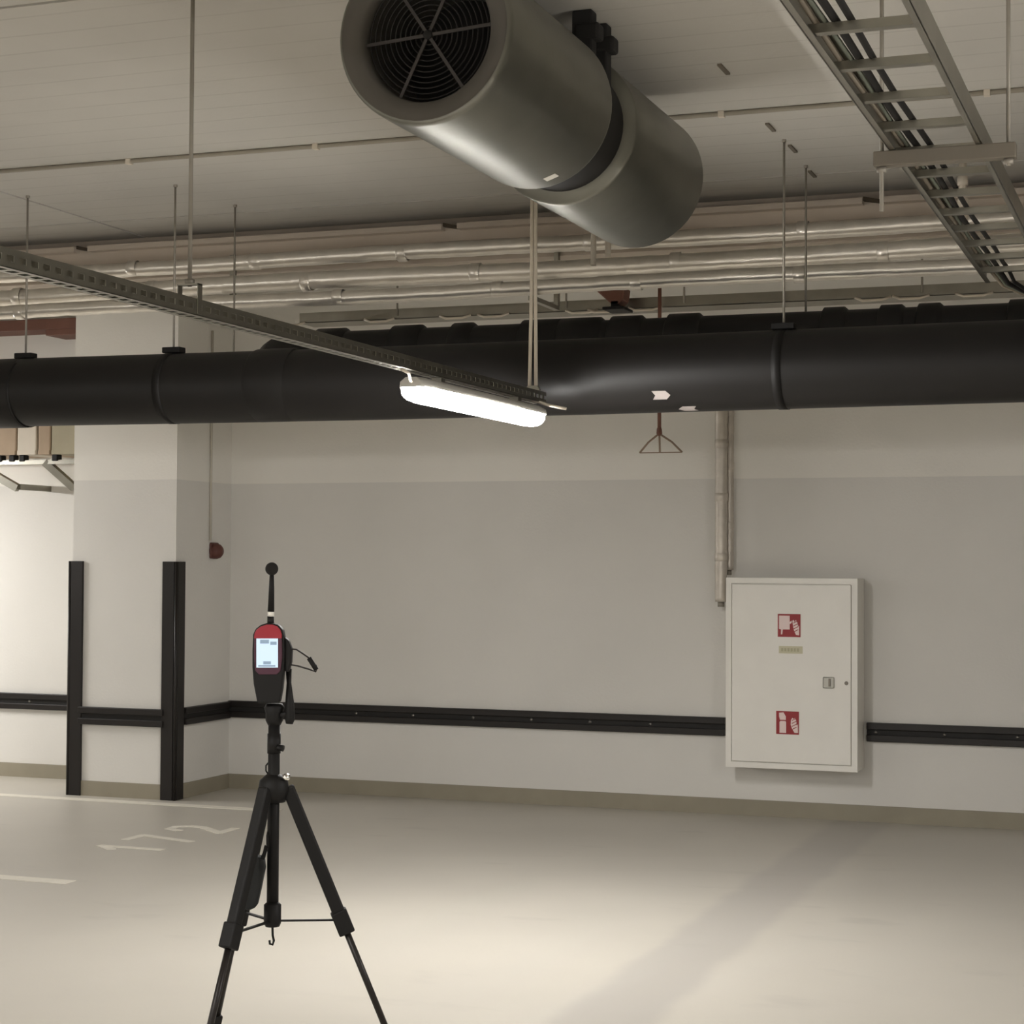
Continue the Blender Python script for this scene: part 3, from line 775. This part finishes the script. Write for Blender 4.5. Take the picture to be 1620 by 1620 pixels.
# ---------------------------------------------------------------- tripod with sound level meter
TD = 4.7
base = dep(431, 1460, TD)
RZ = math.atan2(M[0][1], M[0][0])
TX, TYY = base.x, base.y
tri = thing('tripod', (TX, TYY, 0), 'black camera tripod standing on the floor with hanging hook', 'tripod', rz=RZ)
TW = Matrix.Translation((TX, TYY, 0)) @ Matrix.Rotation(RZ, 4, 'Z')
def T(x, y, z): return TW @ Vector((x, y, z))
def zpx(py): return dep(431, py, TD).z
def xpx(px, py=1300): return (TW.inverted() @ dep(px, py, TD)).x
zh = zpx(1238); zbz = zpx(1458); zhead = zpx(1112)
MB().tube([T(0, 0, zbz), T(0, 0, zpx(1145))], .0150, 16).build('center_column', MBLK, tri)
MB().lathe(T(0, 0, zbz - .012), (0, 0, 1), [(0, 0), (0, .018), (.01, .022), (.055, .022), (.062, .014), (.062, 0)], 16).build('column_foot', MBLK, tri)
MB().lathe(T(0, 0, zh - .05), (0, 0, 1), [(0, 0), (0, .030), (.03, .040), (.055, .036), (.07, .018), (.07, 0)], 20).build('shoulder', MBLK, tri)
MB().lathe(T(0, 0, zpx(1180)) , (0, 0, 1), [(-.02, .0), (-.02, .017), (.03, .017), (.03, 0)], 16).build('column_clamp', MBLK, tri)
MB().tube([T(.01, -.01, zpx(1182)), T(.026, -.014, zpx(1184))], .008, 10).build('crank_knob', MBLK, tri)
MB().tube([T(-.012, 0, zpx(1228)), T(-.020, 0, zpx(1220)), T(-.020, 0, zpx(1212)), T(-.012, 0, zpx(1206))], .0022, 6).build('strap_loop', MBLK, tri)
MB().lathe(T(.034, -.018, zpx(1229)), T(0, 0, 0) - T(-.3, .4, -.6), [(0, .010), (.006, .009), (.008, 0)], 12).build('steel_bolt', mat('bright_steel', (235, 232, 226), .2, 1.0), tri)
# hook
hk = [T(0, 0, zbz - .01), T(.001, 0, zbz - .035), T(.004, 0, zbz - .048), T(.001, 0, zbz - .058), T(-.006, 0, zbz - .056), T(-.007, 0, zbz - .047)]
MB().tube(hk, .0032, 8).build('hook', MBLK, tri)
# legs
Rc = .178
for ang in (10, 126, 243):
    a_ = math.radians(ang); d = Vector((math.cos(a_), math.sin(a_), 0))
    zc_ = zpx(1462); r0 = .036; 
    def LP(z): 
        k = (zh - .015 - z) / (zh - .015 - zc_)
        q_ = d * (r0 + (Rc - r0) * k); return T(q_.x, q_.y, z)
    nrm = d.cross(Vector((0, 0, 1)))
    up = (TW.to_3x3() @ nrm)
    leg = MB().bar(LP(zh - .012), LP(zc_ + .02), .033, .028, up=up).build('leg', MBLK, tri, bevel=.005)
    MB().bar(LP(zc_ + .03), LP(zc_ - .028), .042, .036, up=up).build('leg_clamp', MBLK, leg, bevel=.004)
    MB().tube([LP(zc_), LP(.32)], .0085, 12).build('middle_tube', MBLKL, leg)
    MB().bar(LP(.345), LP(.30), .026, .022, up=up).build('lower_clamp', MBLK, leg, bevel=.003)
    MB().tube([LP(.32), LP(.02)], .0065, 12).build('lower_tube', MBLKL, leg)
    MB().tube([LP(.03), LP(.0)], [.010, .012], 12).build('rubber_foot', MBLK, leg)
    e = LP(zc_ + .006)
    MB().bar(T(d.x * .015, d.y * .015, zbz + .002), e, .010, .004).build('spreader_arm', MBLK, tri)
# head and pan handle
MB().lathe(T(0, 0, zpx(1148)), (0, 0, 1), [(0, 0), (0, .016), (.012, .022), (.03, .022), (.045, .026), (.055, .020), (.055, 0)], 16).build('head', MBLK, tri)
hx = xpx(457)
hp = [T(.012, -.005, zpx(1128)), T(hx * .7, -.012, zpx(1126)), T(hx, -.014, zpx(1118)), T(hx, -.014, zpx(1085)), T(hx - .003, -.014, zpx(1048))]
MB().tube([T(.01, -.006, zpx(1133)), T(hx, -.014, zpx(1128))], .008, 10).build('handle_joint', MBLK, tri)
MB().tube([T(hx, -.014, zpx(1145)), T(hx + .001, -.014, zpx(1138)), T(hx, -.014, zpx(1110)), T(hx - .002, -.014, zpx(1080)), T(hx - .003, -.014, zpx(1058))], [.009, .0125, .011, .006, .008], 12).build('pan_handle', MBLK, tri)
# carrying pouch on the leg
pz0, pz1 = zpx(1440), zpx(1352)
def TP(px, py, off): return TW @ (TW.inverted() @ dep(px, py, TD - .035) + Vector((0, off, 0)))
poly = [TP(392, 1352, 0), TP(416, 1358, 0), TP(418, 1375, 0), TP(412, 1405, 0), TP(405, 1436, 0), TP(392, 1442, 0), TP(377, 1432, 0), TP(380, 1395, 0), TP(387, 1365, 0)]
pou = thing('pouch', TP(397, 1442, 0), 'black pouch hanging by a strap against the tripod leg', 'pouch')
MB().prism(poly, TW.to_3x3() @ Vector((0, .045, 0))).build('bag', mat('pouch_fabric', (20, 21, 20), .85, bump=.3, bscale=60), pou, bevel=.008, segs=3)
MB().tube([TP(412, 1358, .02), TP(421, 1340, .02), TP(420, 1325, .03), TP(424, 1300, .05), TP(425, 1245, .08)], .0025, 6).build('strap', MBLK, pou)
MB().prism([TP(412, 1362, .004), TP(418, 1360, .004), TP(423, 1342, .004), TP(418, 1338, .004)], TW.to_3x3() @ Vector((0, .012, 0))).build('buckle', MBLK, pou)

# meter
MD = TD - .03
def MP(px, py, off=0): return dep(px, py, MD) + (TW.to_3x3() @ Vector((0, off, 0)))
met = thing('sound_meter', MP(424, 1113), 'red and black handheld sound level meter with lit screen on the tripod', 'meter', rz=RZ)
outline = [(399, 1030), (400, 1004), (404, 995), (412, 989), (421, 986), (431, 986), (440, 989), (447, 996), (449, 1006), (450, 1030), (449, 1060), (446, 1090), (442, 1112), (407, 1113), (401, 1082), (399, 1056)]
MB().prism([MP(*p) for p in outline], TW.to_3x3() @ Vector((0, .040, 0))).build('body', MBLK, met, bevel=.004, segs=3)
redp = [(402, 1010), (403, 1002), (406, 996), (413, 991), (422, 988), (431, 988), (439, 991), (444, 997), (446, 1004), (446, 1010)]
MB().prism([MP(*p, -.004) for p in redp], TW.to_3x3() @ Vector((0, .01, 0))).build('red_cap', MMRED, met, bevel=.0015)
bz = [(402.5, 1009), (446, 1009), (446.5, 1040), (444, 1061), (438, 1067), (410, 1067), (404, 1061), (402, 1040)]
MB().prism([MP(*p, -.003) for p in bz], TW.to_3x3() @ Vector((0, .008, 0))).build('bezel', MMPUR, met, bevel=.001)
scr = MB().prism([MP(406, 1010, -.005), MP(440, 1010, -.005), MP(440, 1056, -.005), MP(406, 1056, -.005)], TW.to_3x3() @ Vector((0, .003, 0))).build('screen', MSCREEN, met)
for (x0, y0, x1, y1) in ((412, 1012, 426, 1018), (428, 1015, 438, 1020), (417, 1046, 429, 1051), (409, 1052, 436, 1054.5)):
    MB().prism([MP(x0, y0, -.006), MP(x1, y0, -.006), MP(x1, y1, -.006), MP(x0, y1, -.006)], TW.to_3x3() @ Vector((0, .0012, 0))).build('screen_text', MSCRD, scr)
k = MD / F
c = MP(428.5, 900, .018)
MB().lathe(c, (0, 0, 1), [(-.0165 * math.cos(math.pi * i / 14), .0165 * math.sin(math.pi * i / 14)) for i in range(15)], 20).build('ball_windscreen', mat('foam_ball', (22, 19, 16), .95), met)
MB().tube([MP(426.5, 990, .018), MP(426.8, 975.5, .018)], .0085, 14).build('probe_socket', MBLK, met)
MB().tube([MP(427, 976, .018), MP(427.2, 967.5, .018)], .0082, 14).build('white_band', MWHITE, met)
MB().tube([MP(427.2, 968, .018), MP(428.2, 930, .018), MP(428.6, 905, .018)], [.0085, .0068, .0052], 14).build('probe_stem', MBLK, met)
cb = [MP(452, 1060, .02), MP(455, 1052, .02), MP(470, 1054, .015), MP(488, 1059, .01), MP(499, 1063, .008), MP(501, 1058, .008), MP(499, 1052, .008)]
MB().tube(cb, .0022, 6).build('cable', MBLKL, met)
MB().tube([MP(500, 1060, .008), MP(488, 1041, .008)], .0062, 10).build('cable_plug', MBLK, met)
MB().tube([MP(488, 1041, .008), MP(478, 1034, .01), MP(468, 1028, .014), MP(458, 1027, .02), MP(449, 1026, .02)], .0022, 6).build('cable', MBLKL, met)
MB().prism([MP(449, 1008, .01), MP(456, 1014, .01), MP(461, 1028, .01), MP(460, 1048, .01), MP(456, 1064, .01), MP(449, 1062, .01)], TW.to_3x3() @ Vector((0, .03, 0))).build('side_connector', MBLK, met, bevel=.003)
